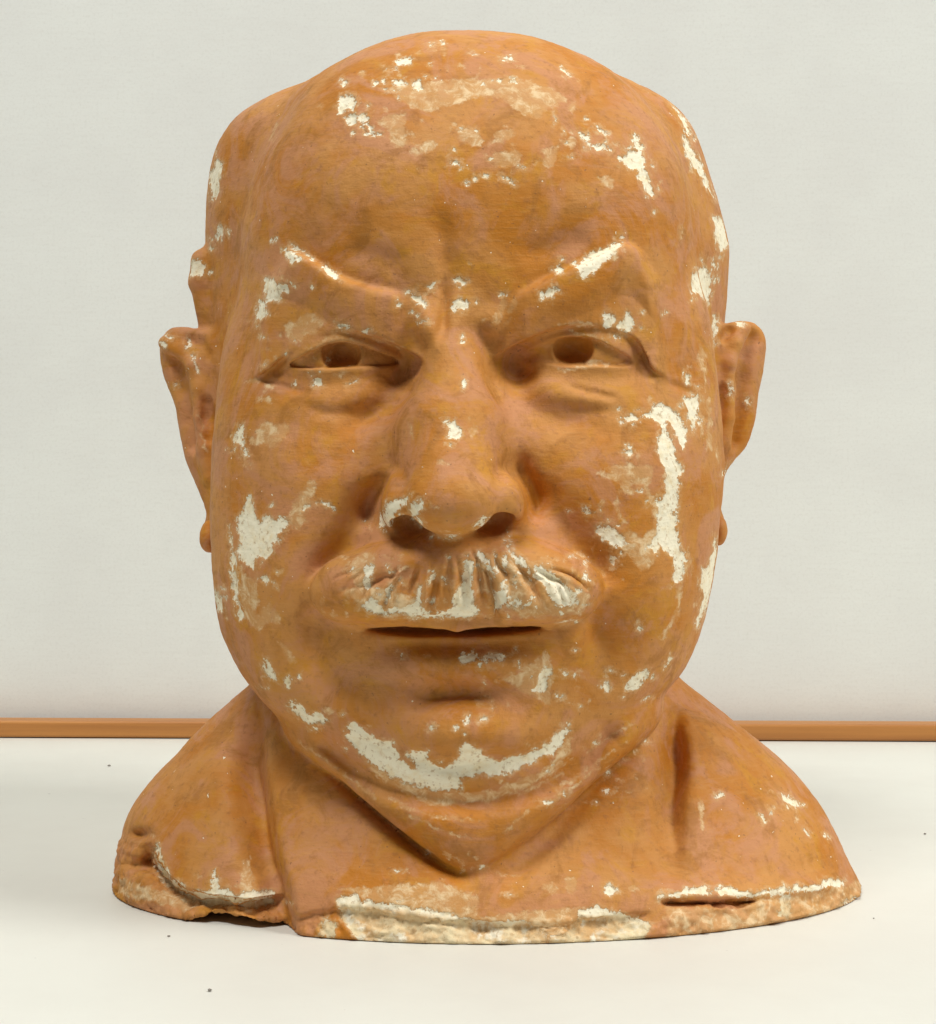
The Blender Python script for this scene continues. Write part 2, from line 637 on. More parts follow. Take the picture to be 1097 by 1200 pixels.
    # base cut on the table, broken pieces
    I = np.nonzero(z < -480)[0]
    if len(I):
        q = p[I]
        g = f[I]
        qx, qy = px[I], py[I]
        g = smax(g, -ell(q, P(284, 1086, 60), (74, 135, 30)), 6)
        g = smax(g, -ell(q, P(164, 984, 205), (22, 40, 13), rotm(0, -35, 0)), 8)
        g = smax(g, (TABLE + 0.5) - q[:, 2], 5)
        f[I] = g
    if want_label:
        return f, lab
    return f


CHEST = []


def cstroke(pts, amp, w, w2=None, taper=0.1):
    CHEST.append((catmull(pts, 5), amp, w, w if w2 is None else w2, taper))


cstroke([(184, 985), (184, 1012), (204, 1036), (232, 1050), (285, 1058), (340, 1050)], -24, 16, 2.5, (0.12, 0.15))
cstroke([(772, 1057), (830, 1058), (888, 1056)], -16, 4, 2, 0.1)
cstroke([(760, 1049), (830, 1048), (890, 1046), (985, 1036)], 6, 7, 16, 0.1)
cstroke([(320, 1085), (400, 1068), (470, 1078), (560, 1086), (680, 1084), (770, 1070)], -7, 14, 4, 0.05)
cstroke([(297, 810), (306, 850), (304, 900), (311, 950), (317, 1000), (331, 1050), (345, 1140)], -40, 28, 8, (0.32, 0.22))
cstroke([(794, 806), (788, 850), (791, 900), (786, 950), (788, 1000), (780, 1060)], -32, 22, 14, (0.34, 0.5))
cstroke([(370, 868), (410, 918), (450, 956), (510, 1006), (566, 1044)], -20, 9, 13, (0.1, 0.3))
cstroke([(745, 862), (690, 925), (640, 985), (600, 1024), (566, 1044)], -10, 14, 14, (0.1, 0.3))


CBLOB = [(166, 978, 12, 7, -12), (158, 1014, 16, 9, -9), (176, 1006, 8, 14, -8)]


def chest_brush(px, py, y):
    out = np.zeros_like(px)
    for bx, by, rx, ry, amp in CBLOB:
        k = np.nonzero((np.abs(px - bx) < 3 * rx) & (np.abs(py - by) < 3 * ry) & (y < 330))[0]
        out[k] += amp * np.exp(-((px[k] - bx) / rx) ** 2 - ((py[k] - by) / ry) ** 2)
    for c, amp, w, w2, taper in CHEST:
        m = 2.6 * max(w, w2)
        lo, hi = c.min(0) - m, c.max(0) + m
        idx = np.nonzero((px > lo[0]) & (px < hi[0]) & (py > lo[1]) & (py < hi[1]) & (y < 330))[0]
        if len(idx):
            d, s, t = poly_dist(px[idx], py[idx], c)
            v = np.exp(-(d / np.where(s > 0, w, w2)) ** 2)
            t0, t1 = taper if isinstance(taper, tuple) else (taper, taper)
            e = np.clip(t / max(t0, 1e-6), 0, 1) * np.clip((1 - t) / max(t1, 1e-6), 0, 1)
            v *= e * e * (3 - 2 * e) * np.clip((330 - y[idx]) / 120.0, 0, 1)
            out[idx] += amp * v
    return out


def chunked(fn, p, n=400000):
    return np.concatenate([fn(p[i:i + n]) for i in range(0, len(p), n)])


# ---------------------------------------------------------------- meshing (surface nets on a sparse grid)
H = 4.0
SUB = 4
lo = np.array((-500.0, -230.0, -620.0))
hi = np.array((540.0, 730.0, 510.0))
nb = np.ceil((hi - lo) / (H * SUB)).astype(int)
ax = [lo[k] + np.arange(nb[k] + 1) * H * SUB for k in range(3)]
G = np.stack(np.meshgrid(*ax, indexing='ij'), -1).reshape(-1, 3)
fc = chunked(field, G).reshape(nb + 1)
near = np.zeros(nb, bool)
mn = np.full(nb, 1e9, f32)
allneg = np.ones(nb, bool)
for a in (0, 1):
    for b in (0, 1):
        for c in (0, 1):
            v = fc[a:nb[0] + a, b:nb[1] + b, c:nb[2] + c]
            mn = np.minimum(mn, np.abs(v))
near = mn < H * SUB * 1.9
nf = nb * SUB + 1
F = np.repeat(np.repeat(np.repeat(fc[:-1, :-1, :-1], SUB, 0), SUB, 1), SUB, 2)
F = np.pad(F, ((0, 1), (0, 1), (0, 1)), mode='edge').astype(f32)
need = np.repeat(np.repeat(np.repeat(near, SUB, 0), SUB, 1), SUB, 2)
need = np.pad(need, ((0, 1), (0, 1), (0, 1)))
need[1:] |= need[:-1].copy()
need[:, 1:] |= need[:, :-1].copy()
need[:, :, 1:] |= need[:, :, :-1].copy()
ii = np.argwhere(need)
F[need] = chunked(field, lo + ii * H)
print('grid', time.time() - T0, len(ii))
ins = F < 0
cnt = np.zeros(tuple(nf - 1), np.int8)
for a in (0, 1):
    for b in (0, 1):
        for c in (0, 1):
            cnt += ins[a:nf[0] - 1 + a, b:nf[1] - 1 + b, c:nf[2] - 1 + c]
act = (cnt > 0) & (cnt < 8)
cells = np.argwhere(act)
vid = np.full(act.shape, -1, np.int32)
vid[act] = np.arange(len(cells))
corner = np.array([(a, b, c) for a in (0, 1) for b in (0, 1) for c in (0, 1)])
cv = np.stack([F[cells[:, 0] + o[0], cells[:, 1] + o[1], cells[:, 2] + o[2]] for o in corner], 1)
acc = np.zeros((len(cells), 3))
num = np.zeros(len(cells))
for i in range(8):
    for j in range(i + 1, 8):
        if np.abs(corner[i] - corner[j]).sum() == 1:
            a, b = cv[:, i], cv[:, j]
            m = (a < 0) != (b < 0)
            t = np.where(m, a / np.where(m, a - b, 1), 0)
            acc += m[:, None] * (corner[i] + t[:, None] * (corner[j] - corner[i]))
            num += m
V = lo + (cells + acc / num[:, None]) * H
quads = []
for k in range(3):
    u, w = (k + 1) % 3, (k + 2) % 3
    sl0 = [slice(None)] * 3
    sl1 = [slice(None)] * 3
    sl0[k] = slice(0, -1)
    sl1[k] = slice(1, None)
    a, b = ins[tuple(sl0)], ins[tuple(sl1)]
    e = np.argwhere(a != b)
    e = e[(e[:, u] > 0) & (e[:, w] > 0) & (e[:, u] < nf[u] - 1) & (e[:, w] < nf[w] - 1)]
    flip = a[e[:, 0], e[:, 1], e[:, 2]]
    du = np.zeros(3, int)
    du[u] = 1
    dw = np.zeros(3, int)
    dw[w] = 1
    g = lambda x: vid[x[:, 0], x[:, 1], x[:, 2]]
    q = np.stack((g(e - du - dw), g(e - dw), g(e), g(e - du)), 1)
    q[~flip] = q[~flip][:, ::-1]
    quads.append(q)
Q = np.concatenate(quads)
Q = Q[(Q >= 0).all(1)]
del F, need, ins, cnt, act, vid
print('net', time.time() - T0, len(V), len(Q))


def vnormals(V, Q):
    n = np.cross(V[Q[:, 2]] - V[Q[:, 0]], V[Q[:, 3]] - V[Q[:, 1]])
    out = np.zeros_like(V)
    for k in range(3):
        w = np.zeros(len(V))
        for c in range(4):
            w += np.bincount(Q[:, c], n[:, k], len(V))
        out[:, k] = w
    return out / np.maximum(np.sqrt((out ** 2).sum(1)), 1e-9)[:, None]


def relax(V, Q, it=1, lam=0.5):
    for _ in range(it):
        s = np.zeros_like(V)
        c = np.zeros(len(V))
        for a, b in ((0, 1), (1, 2), (2, 3), (3, 0)):
            for k in range(3):
                s[:, k] += np.bincount(Q[:, a], V[Q[:, b], k], len(V)) + np.bincount(Q[:, b], V[Q[:, a], k], len(V))
            c += np.bincount(Q[:, a], minlength=len(V)) + np.bincount(Q[:, b], minlength=len(V))
        V = V + lam * (s / np.maximum(c, 1)[:, None] - V)
    return V


def snap(V, Q, it=2):
    for _ in range(it):
        n = vnormals(V, Q)
        f0 = chunked(field, V)
        f1 = chunked(field, V + n * 1.0)
        g = np.clip(f1 - f0, 0.35, 2.0)
        V = V - n * np.clip(f0 / g, -2.5, 2.5)[:, None]
    return V


def subdivide(V, Q):
    e = np.concatenate([np.sort(Q[:, [a, b]], 1) for a, b in ((0, 1), (1, 2), (2, 3), (3, 0))])
    key = e[:, 0].astype(np.int64) * len(V) + e[:, 1]
    uq, first, inv = np.unique(key, return_index=True, return_inverse=True)
    mid = (V[e[first, 0]] + V[e[first, 1]]) * 0.5
    n, m = len(V), len(uq)
    cen = V[Q].mean(1)
    inv = inv.reshape(4, -1).T + n
    ci = np.arange(len(Q)) + n + m
    out = [np.stack((Q[:, k], inv[:, k], ci, inv[:, (k + 3) % 4]), 1) for k in range(4)]
    return np.concatenate((V, mid, cen)), np.concatenate(out)


V = relax(V, Q, 1, 0.4)
V = snap(V, Q, 2)
V, Q = subdivide(V, Q)
V = relax(V, Q, 1, 0.4)
V = snap(V, Q, 2)
print('fine', time.time() - T0, len(V), len(Q))


# ---------------------------------------------------------------- hand-modelled unevenness
def vnoise(p, seed):
    """smooth 3-D value noise, about -1..1"""
    rs = np.random.RandomState(seed)
    tab = rs.uniform(-1, 1, 4096).astype(f32)
    i = np.floor(p).astype(np.int64)
    t = (p - i).astype(f32)
    t = t * t * (3 - 2 * t)
    out = np.zeros(len(p), f32)
    for a in (0, 1):
        for b in (0, 1):
            for c in (0, 1):
                h = ((i[:, 0] + a) * 73856093 ^ (i[:, 1] + b) * 19349663 ^ (i[:, 2] + c) * 83492791) & 4095
                w = (t[:, 0] if a else 1 - t[:, 0]) * (t[:, 1] if b else 1 - t[:, 1]) * (t[:, 2] if c else 1 - t[:, 2])
                out += w * tab[h]
    return out


N = vnormals(V, Q)
flab = chunked(lambda q: field(q, True)[1], V)
px, py = proj(V)
facing = -(N[:, 0] * V[:, 0] + N[:, 1] * (V[:, 1] + FOC) + N[:, 2] * V[:, 2]) / np.sqrt(V[:, 0] ** 2 + (V[:, 1] + FOC) ** 2 + V[:, 2] ** 2)

# ---------------------------------------------------------------- where the paint has come off, plus light painted on lid edges (photo pixels)
WHITE, TAN = [], []


def W(*pts):
    WHITE.append(('p', pts))


def T(*pts):
    TAN.append(('p', pts))


def dot(x, y, rx, ry=None, tan=False):
    (TAN if tan else WHITE).append(('d', (x, y, rx, ry or rx)))


def line(pts, w, tan=False):
    (TAN if tan else WHITE).append(('l', pts, w))


# crown and forehead
W((399, 113), (408, 110), (417, 113), (416, 122), (411, 126), (405, 130), (400, 134), (397, 128))
W((403, 140), (410, 135), (417, 134), (418, 143), (414, 146), (406, 145))
W((421, 136), (431, 134), (432, 143), (423, 144))
line([(423, 145), (428, 156)], 1.5)
line([(431, 145), (438, 158), (446, 158)], 1.8)
W((460, 94), (472, 92), (476, 98), (462, 99))
W((481, 95), (495, 93), (495, 103), (484, 103))
W((464, 72), (478, 67), (484, 70), (481, 76), (466, 75))
for q in ((403, 97, 4), (441, 97, 3), (450, 95, 3), (595, 68, 4, 2), (507, 53, 3, 2), (518, 51, 2), (557, 208, 2.2), (570, 207, 2.2), (548, 214, 2)):
    dot(*q)
dot(426, 88, 4, 3, True)
dot(671, 126, 5, 5, True)
dot(600, 95, 3, 2)
dot(585, 93, 4, 2)
line([(658, 79), (668, 87)], 1.2)
T((455, 105), (470, 97), (500, 97), (530, 95), (552, 92), (575, 92), (600, 90), (620, 95), (650, 105), (665, 118), (640, 128), (632, 140), (615, 135),
  (600, 125), (588, 115), (575, 112), (560, 113), (548, 118), (525, 123), (505, 128), (488, 128), (478, 122), (468, 110))
T((442, 142), (455, 133), (477, 131), (475, 145), (474, 160), (478, 170), (465, 174), (458, 165), (454, 150))
T((481, 175), (492, 170), (506, 164), (511, 170), (508, 176), (495, 180), (488, 185), (481, 182))
T((538, 156), (548, 149), (558, 153), (565, 166), (562, 172), (552, 169), (540, 164))
T((572, 170), (585, 155), (600, 150), (604, 158), (590, 165), (576, 168))
T((580, 180), (600, 175), (612, 180), (606, 195), (588, 195), (576, 190))
T((636, 175), (655, 172), (652, 190), (646, 197), (638, 190))
T((655, 165), (672, 160), (676, 168), (665, 173))
W((676, 157), (690, 156), (691, 165), (685, 170), (682, 162))
W((694, 168), (705, 170), (714, 171), (712, 176), (697, 175))
W((698, 152), (706, 150), (714, 156), (710, 158))
W((742, 158), (748, 160), (753, 172), (752, 182), (758, 200), (764, 218), (766, 229), (760, 231), (752, 215), (746, 198), (738, 198), (730, 190),
  (728, 183), (735, 181), (736, 176), (746, 177))
T((701, 205), (712, 208), (720, 212), (717, 220), (708, 219))
W((529, 187), (535, 188), (545, 193), (530, 194))
W((586, 205), (600, 210), (602, 214), (588, 210))
line([(787, 118), (796, 130), (808, 155)], 3)
W((801, 157), (806, 163), (812, 175), (821, 188), (826, 200), (832, 215), (840, 236), (830, 222), (822, 206), (812, 196), (806, 183), (801, 170))
W((836, 254), (846, 256), (856, 270), (856, 285), (845, 297), (842, 288), (838, 272))
dot(797, 274, 2.5, 7, True)
# brows, lids
W((672, 311), (690, 299), (710, 290), (727, 285), (730, 287), (722, 295), (710, 305), (695, 318), (683, 328), (678, 320))
W((648, 318), (655, 310), (659, 320), (652, 322))
W((630, 344), (645, 337), (655, 335), (656, 341), (645, 347), (634, 350))
W((709, 369), (715, 367), (721, 372), (718, 382), (712, 383), (709, 378))
W((722, 383), (730, 374), (736, 366), (742, 371), (742, 380), (739, 390), (733, 390))
for q in ((753, 367, 2), (779, 367, 2), (752, 385, 2), (466, 356, 2.5), (484, 367, 2.5), (541, 400, 2.5), (541, 394, 2), (345, 452, 3), (543, 450, 1.5, 3)):
    dot(*q)
W((812, 324), (817, 314), (826, 314), (833, 325), (834, 345), (830, 356), (825, 350), (820, 343), (812, 343))
T((821, 405), (828, 415), (828, 440), (826, 458), (822, 440), (819, 420))
W((801, 437), (808, 440), (810, 447), (806, 450))
W((801, 468), (806, 463), (813, 467), (819, 463), (820, 472), (818, 485), (815, 500), (812, 510), (808, 490), (806, 480))
line([(838, 305), (838, 330)], 1.6)
line([(840, 372), (838, 405)], 2.2)
line([(822, 490), (823, 512)], 1.5, True)
line([(830, 470), (832, 525)], 3, True)
W((333, 293), (345, 294), (346, 304), (342, 311), (336, 303))
line([(337, 291), (347, 290), (356, 294), (366, 304)], 1.8)
W((377, 311), (386, 313), (398, 323), (395, 327), (385, 323))
W((312, 325), (322, 326), (329, 335), (337, 334), (337, 341), (329, 344), (331, 351), (312, 354), (309, 345))
W((303, 354), (311, 352), (313, 372), (303, 376), (300, 368))
T((340, 375), (360, 368), (375, 372), (380, 378), (370, 390), (350, 398), (338, 398), (333, 385))
W((395, 380), (410, 380), (412, 385), (397, 384))
dot(429, 387, 5, 2)
dot(375, 376, 6, 4, True)
line([(362, 410), (383, 399), (399, 396), (423, 401)], 2.2, True)  # lit edge of the upper lid, painted on in tan
line([(438, 396), (458, 401), (472, 408)], 1.6, True)  # lit lower edge of the brow fold, painted on
line([(671, 391), (695, 394), (719, 407)], 1.6, True)  # light along the other upper lid, also painted
line([(655, 380), (677, 379), (700, 379)], 1.8, True)
W((483, 346), (490, 346), (500, 357), (499, 362), (492, 357), (484, 352))
W((499, 335), (508, 329), (509, 335), (502, 341))
W((530, 328), (538, 323), (545, 331), (541, 336), (536, 331))
W((530, 366), (530, 358), (536, 350), (546, 350), (550, 358), (545, 366), (541, 362), (534, 362))
T((578, 372), (590, 350), (594, 346), (593, 360), (584, 378), (579, 380))
T((595, 358), (604, 353), (604, 362), (597, 366))
T((592, 377), (600, 370), (600, 374), (594, 380))
dot(590, 346, 4, 3)
W((367, 445), (378, 443), (380, 452), (372, 455))
dot(400, 438, 7, 3, True)
line([(405, 450), (417, 446)], 1.5)
line([(655, 433), (670, 432), (685, 428), (697, 426), (712, 427)], 2.2, True)
dot(297, 447, 8, 3, True)
dot(318, 453, 5, 2, True)
dot(312, 468, 8, 4, True)
# left cheek
W((275, 510), (282, 496), (287, 496), (284, 510), (289, 530), (291, 534), (286, 535), (284, 520), (277, 520), (274, 530))
T((294, 517), (304, 500), (310, 493), (322, 497), (335, 497), (339, 502), (330, 515), (320, 525), (308, 520), (298, 521))
T((339, 614), (344, 592), (354, 575), (362, 565), (371, 566), (371, 575), (362, 588), (358, 600), (358, 610), (350, 619))
line([(358, 597), (366, 590), (378, 588), (385, 592), (391, 597)], 2.5)
W((279, 610), (290, 583), (294, 580), (297, 600), (302, 615), (310, 605), (316, 603), (322, 612), (328, 605), (337, 610), (335, 622), (325, 628),
  (329, 634), (318, 640), (319, 650), (312, 656), (300, 652), (298, 662), (298, 668), (290, 660), (282, 655), (277, 648), (285, 638), (284, 632), (278, 625))
line([(272, 650), (275, 680), (278, 705), (282, 722)], 3.2)
line([(270, 618), (272, 650)], 1.4)
T((281, 660), (285, 673), (297, 677), (302, 695), (304, 705), (300, 720), (305, 723), (310, 710), (318, 705), (320, 715), (329, 718), (326, 730),
  (318, 728), (312, 733), (305, 740), (295, 733), (285, 720), (283, 700))
W((250, 690), (260, 705), (261, 718), (252, 715))
T((326, 752), (336, 758), (345, 770), (348, 775), (340, 778), (333, 768))
W((309, 778), (315, 776), (320, 785), (325, 795), (318, 795))
dot(337, 799, 4, 5)
W((343, 793), (350, 790), (352, 795))
W((303, 680), (312, 675), (316, 678), (310, 686))
dot(322, 686, 2)
# jaw and chin
W((335, 826), (350, 826), (360, 838), (375, 836), (388, 845), (380, 846), (367, 850), (352, 842))
dot(385, 833, 6, 4, True)
W((405, 855), (412, 847), (425, 856), (440, 866), (461, 868), (462, 875), (470, 888), (485, 905), (487, 902), (480, 885), (482, 880), (503, 880),
  (502, 890), (510, 898), (520, 900), (532, 894), (540, 882), (545, 871), (556, 876), (565, 882), (572, 890), (585, 893), (605, 885), (625, 882),
  (645, 870), (660, 855), (668, 848), (664, 862), (652, 880), (630, 890), (605, 903), (585, 908), (560, 907), (540, 912), (540, 925), (510, 926),
  (475, 918), (450, 905), (425, 885), (410, 868))
T((420, 885), (470, 918), (520, 928), (580, 926), (640, 900), (665, 866), (672, 865), (660, 895), (620, 922), (570, 940), (510, 945), (455, 920))
W((501, 855), (508, 852), (512, 857), (503, 858))
W((543, 845), (548, 838), (551, 845), (546, 850))
dot(567, 843, 4, 3)
dot(535, 853, 2)
W((539, 773), (548, 768), (556, 761), (559, 768), (550, 777), (541, 778))
W((562, 770), (575, 764), (592, 768), (590, 774), (570, 774))
W((634, 785), (640, 781), (646, 785), (642, 800), (642, 812), (630, 813), (621, 810), (632, 803))
T((585, 795), (612, 785), (640, 765), (648, 790), (645, 826), (620, 815), (600, 800))
dot(471, 767, 3, 2)
dot(500, 768, 3, 2, True)
# right cheek
W((735, 490), (740, 484), (749, 487), (748, 495), (735, 493))
W((724, 490), (733, 494), (730, 498))
W((753, 487), (763, 482), (765, 476), (778, 474), (792, 480), (802, 492), (806, 507), (803, 520), (801, 527), (794, 512), (788, 500), (784, 494),
  (780, 492), (782, 502), (788, 517), (793, 530), (793, 538), (801, 545), (796, 560), (795, 575), (796, 592), (793, 600), (794, 620), (797, 635),
  (802, 650), (801, 670), (798, 682), (793, 684), (790, 681), (791, 670), (790, 655), (782, 647), (774, 640), (768, 650), (764, 646), (756, 640),
  (768, 630), (770, 618), (772, 605), (768, 590), (770, 585), (777, 585), (780, 570), (776, 563), (781, 558), (780, 545), (772, 530), (769, 518), (775, 508),
  (779, 502), (770, 493), (762, 489))
W((697, 617), (706, 614), (720, 620), (732, 628), (734, 640), (722, 643), (707, 632), (696, 625))
T((728, 626), (738, 621), (746, 624), (750, 628), (760, 622), (772, 618), (772, 640), (766, 658), (758, 665), (750, 669), (742, 655), (732, 645), (722, 640))
T((702, 557), (715, 553), (718, 543), (740, 545), (762, 545), (764, 560), (760, 570), (766, 580), (774, 590), (772, 612), (764, 600), (758, 584), (752, 570), (740, 565), (742, 580), (738, 580), (730, 575),
  (724, 580), (722, 592), (730, 605), (736, 614), (730, 613), (722, 600), (720, 590), (724, 575), (730, 565), (715, 560))
W((731, 530), (740, 528), (742, 533), (734, 536))
W((681, 596), (697, 600), (694, 604), (682, 601))
W((715, 650), (722, 655), (720, 663), (714, 660))
T((806, 640), (811, 655), (808, 675), (803, 670))
line([(798, 685), (795, 710), (788, 728), (776, 748)], 3.0, True)
W((839, 627), (842, 640), (842, 655), (840, 680), (834, 698), (828, 715), (817, 737), (815, 728), (823, 706), (826, 695), (820, 690), (820, 675),
  (828, 664), (832, 655), (836, 640))
dot(749, 735, 3, 4)
W((743, 794), (752, 785), (762, 784), (755, 798), (748, 808), (733, 810), (733, 803))
W((706, 803), (712, 800), (714, 812), (708, 811))
line([(779, 783), (785, 769)], 1.4)
line([(753, 822), (763, 815)], 1.8)
line([(840, 525), (842, 540)], 2, True)
line([(850, 556), (858, 545)], 3)
dot(855, 457, 2, 5)
for q in ([(640, 945), (700, 900)], [(655, 925), (720, 878)], [(690, 880), (740, 848)], [(600, 918), (650, 903), (668, 880)], [(610, 930), (660, 905)]):
    line(q, 1.6, True)
dot(640, 940, 5, 2)
dot(662, 930, 4, 2)
for q in ([(455, 935), (500, 955), (560, 962)], [(480, 955), (520, 975), (555, 985)], [(620, 950), (590, 975)], [(520, 1000), (545, 1012)], [(350, 870), (400, 905), (440, 935)]):
    line(q, 1.2, True)
# nose
W((525, 498), (532, 494), (543, 503), (537, 514), (527, 510))
dot(555, 504, 3, 6, True)
line([(481, 496), (483, 515)], 1.6, True)
W((445, 617), (447, 605), (452, 590), (460, 585), (477, 583), (478, 592), (470, 594), (462, 602), (457, 615), (448, 618))
W((481, 592), (488, 587), (496, 588), (497, 597), (490, 602), (498, 617), (494, 618), (484, 605))
dot(527, 629, 5, 1.6)
dot(520, 542, 4, 1.5, True)
line([(557, 619), (570, 608)], 2)
# moustache
W((427, 680), (433, 660), (438, 665), (434, 690), (425, 693))
W((452, 705), (453, 690), (461, 685), (457, 702))
W((425, 710), (432, 700), (445, 705), (450, 715), (475, 712), (488, 705), (490, 685), (496, 683), (496, 710), (490, 718), (510, 720), (528, 715),
  (535, 695), (542, 680), (543, 660), (550, 655), (557, 660), (553, 672), (555, 690), (556, 705), (560, 715), (555, 722), (530, 722), (505, 724),
  (470, 720), (440, 720))
line([(503, 685), (509, 674)], 3)
line([(563, 650), (572, 660), (577, 675)], 3)
line([(579, 648), (582, 675)], 1.8)
line([(592, 655), (592, 680), (585, 695)], 2.8)
W((576, 695), (585, 692), (595, 688), (594, 705), (588, 714), (580, 710))
line([(602, 713), (606, 702), (610, 712), (620, 708), (626, 700), (628, 712)], 1.6)
W((625, 675), (635, 662), (650, 672), (665, 685), (672, 695), (668, 705), (655, 710), (645, 700), (640, 690))
W((680, 690), (677, 705), (668, 712), (672, 695))
W((593, 640), (603, 648), (615, 655), (618, 664), (605, 660))
line([(686, 672), (694, 684)], 1.6)
line([(375, 700), (380, 718)], 1.6, True)
dot(391, 720, 4, 3, True)
T((560, 650), (620, 655), (670, 680), (690, 700), (680, 720), (610, 722), (590, 700), (560, 690))
T((400, 690), (450, 690), (500, 705), (500, 724), (430, 722))
T((410, 665), (425, 645), (440, 650), (432, 700), (420, 690))
# ears, hair
for q in ((190, 403, 4, 5), (200, 396, 4, 3), (221, 402, 3, 4), (205, 451, 2), (867, 380, 6, 4), (877, 470, 2, 4)):
    dot(*q)
line([(226, 415), (232, 435)], 2)
line([(233, 480), (236, 510), (243, 530)], 1.6, True)
W((219, 314), (230, 303), (240, 310), (238, 322), (226, 325))
W((245, 205), (256, 185), (261, 195), (256, 230), (248, 235))
W((252, 280), (258, 264), (262, 268), (255, 285))
line([(318, 165), (326, 146)], 1.4, True)
# chest and broken base
W((914, 930), (925, 933), (942, 945), (935, 949), (918, 938))
W((891, 955), (900, 961), (896, 964))
line([(943, 972), (949, 978)], 1.6)
line([(967, 978), (972, 983)], 1.6)
dot(843, 933, 4, 3)
line([(821, 940), (823, 972)], 2.2, True)
dot(645, 1040, 7, 5, True)
dot(670, 1038, 7, 8, True)
dot(715, 1043, 8, 6)
dot(742, 1041, 5, 4, True)
W((393, 1052), (415, 1047), (425, 1055), (475, 1062), (500, 1065), (530, 1070), (560, 1080), (590, 1082), (610, 1080), (625, 1082), (640, 1095), (640, 1125), (560, 1125),
  (480, 1120), (430, 1112), (402, 1080))
W((676, 1085), (682, 1066), (700, 1062), (725, 1070), (745, 1076), (765, 1084), (740, 1120), (640, 1125), (640, 1102), (660, 1095))
T((560, 1075), (600, 1072), (640, 1066), (680, 1064), (676, 1100), (620, 1100))
T((393, 1040), (430, 1040), (520, 1035), (560, 1050), (560, 1080), (470, 1064))
W((180, 998), (186, 988), (192, 1010), (200, 1030), (216, 1036), (222, 1043), (240, 1044), (262, 1040), (275, 1048), (300, 1044), (320, 1044), (320, 1058), (290, 1064), (262, 1062), (240, 1060), (225, 1054), (205, 1045), (186, 1032))
T((138, 1028), (160, 1036), (215, 1050), (240, 1062), (215, 1066), (136, 1046))
T((280, 1040), (284, 1010), (293, 1005), (298, 1035), (310, 1048), (285, 1050))
W((245, 1052), (248, 1020), (252, 1018), (256, 1050))
W((374, 1085), (384, 1076), (394, 1082), (390, 1100), (372, 1098))
T((780, 1100), (780, 1062), (860, 1066), (890, 1056), (985, 1040), (1012, 1030), (1012, 1090), (880, 1110))
line([(774, 1052), (800, 1046), (850, 1044), (880, 1050), (900, 1046), (950, 1040), (985, 1033)], 5)
W((910, 1075), (915, 1050), (925, 1050), (928, 1072))
W((975, 1075), (985, 1058), (1008, 1050), (1008, 1075))


_r = random.Random(21)
for c in list(WHITE):
    if c[0] == 'p':
        a = np.asarray(c[1], float)
        for _ in range(min(16, 2 + int(len(a) * 0.6))):
            k = _r.randrange(len(a))
            x, y = a[k] + (_r.gauss(0, 8), _r.gauss(0, 8))
            if y < 1060:
                dot(x, y, _r.uniform(0.8, 2.4), _r.uniform(0.8, 2.2), _r.random() < 0.45)
for x0, x1, y0, y1, n in ((440, 680, 60, 200, 60), (690, 800, 540, 680, 30), (560, 690, 760, 830, 40), (400, 690, 650, 726, 150), (300, 400, 370, 460, 20), (640, 760, 860, 950, 30), (460, 620, 1000, 1060, 20)):
    for _ in range(n):
        dot(_r.uniform(x0, x1), _r.uniform(y0, y1), _r.uniform(0.7, 2.4), _r.uniform(0.7, 1.8), _r.random() < 0.7)


def chip_field(chips, px, py, ok):
    out = np.full(len(px), -12.0, f32)
    sub = np.nonzero(ok)[0]
    sx, sy = px[sub].astype(f32), py[sub].astype(f32)
    o = np.argsort(sy, kind='stable')
    sub, sx, sy = sub[o], sx[o], sy[o]
    for c in chips:
        if c[0] == 'd':
            x, y, rx, ry = c[1]
            lo_, hi_ = (x - rx - 12, y - ry - 12), (x + rx + 12, y + ry + 12)
        else:
            a = np.asarray(c[1], float)
            lo_, hi_ = a.min(0) - 14, a.max(0) + 14
        i0, i1 = np.searchsorted(sy, (lo_[1], hi_[1]))
        k = np.nonzero((sx[i0:i1] > lo_[0]) & (sx[i0:i1] < hi_[0]))[0] + i0
        if not len(k):
            continue
        if c[0] == 'd':
            u = np.sqrt(((sx[k] - x) / rx) ** 2 + ((sy[k] - y) / ry) ** 2)
            v = (1 - u) * min(rx, ry)
        elif c[0] == 'l':
            v = c[2] * LW[sub[k]] - poly_dist(sx[k], sy[k], c[1])[0]
        else:
            v = -poly_sd(sx[k], sy[k], c[1])
        out[sub[k]] = np.maximum(out[sub[k]], v)
    return np.clip(out, -12, 12)


ok = (facing > 0.02) & (V[:, 1] < 420)
jx = px + 2.6 * vnoise(V / 8.0, 11) + 1.6 * vnoise(V / 3.5, 12)
jy = py + 2.6 * vnoise(V / 8.0, 13) + 1.6 * vnoise(V / 3.5, 14)
LW = 0.75 + 0.75 * vnoise(V / 11.0, 15)
chip = chip_field(WHITE, jx, jy, ok)
wear_lid_light = chip_field(TAN, jx, jy, ok)

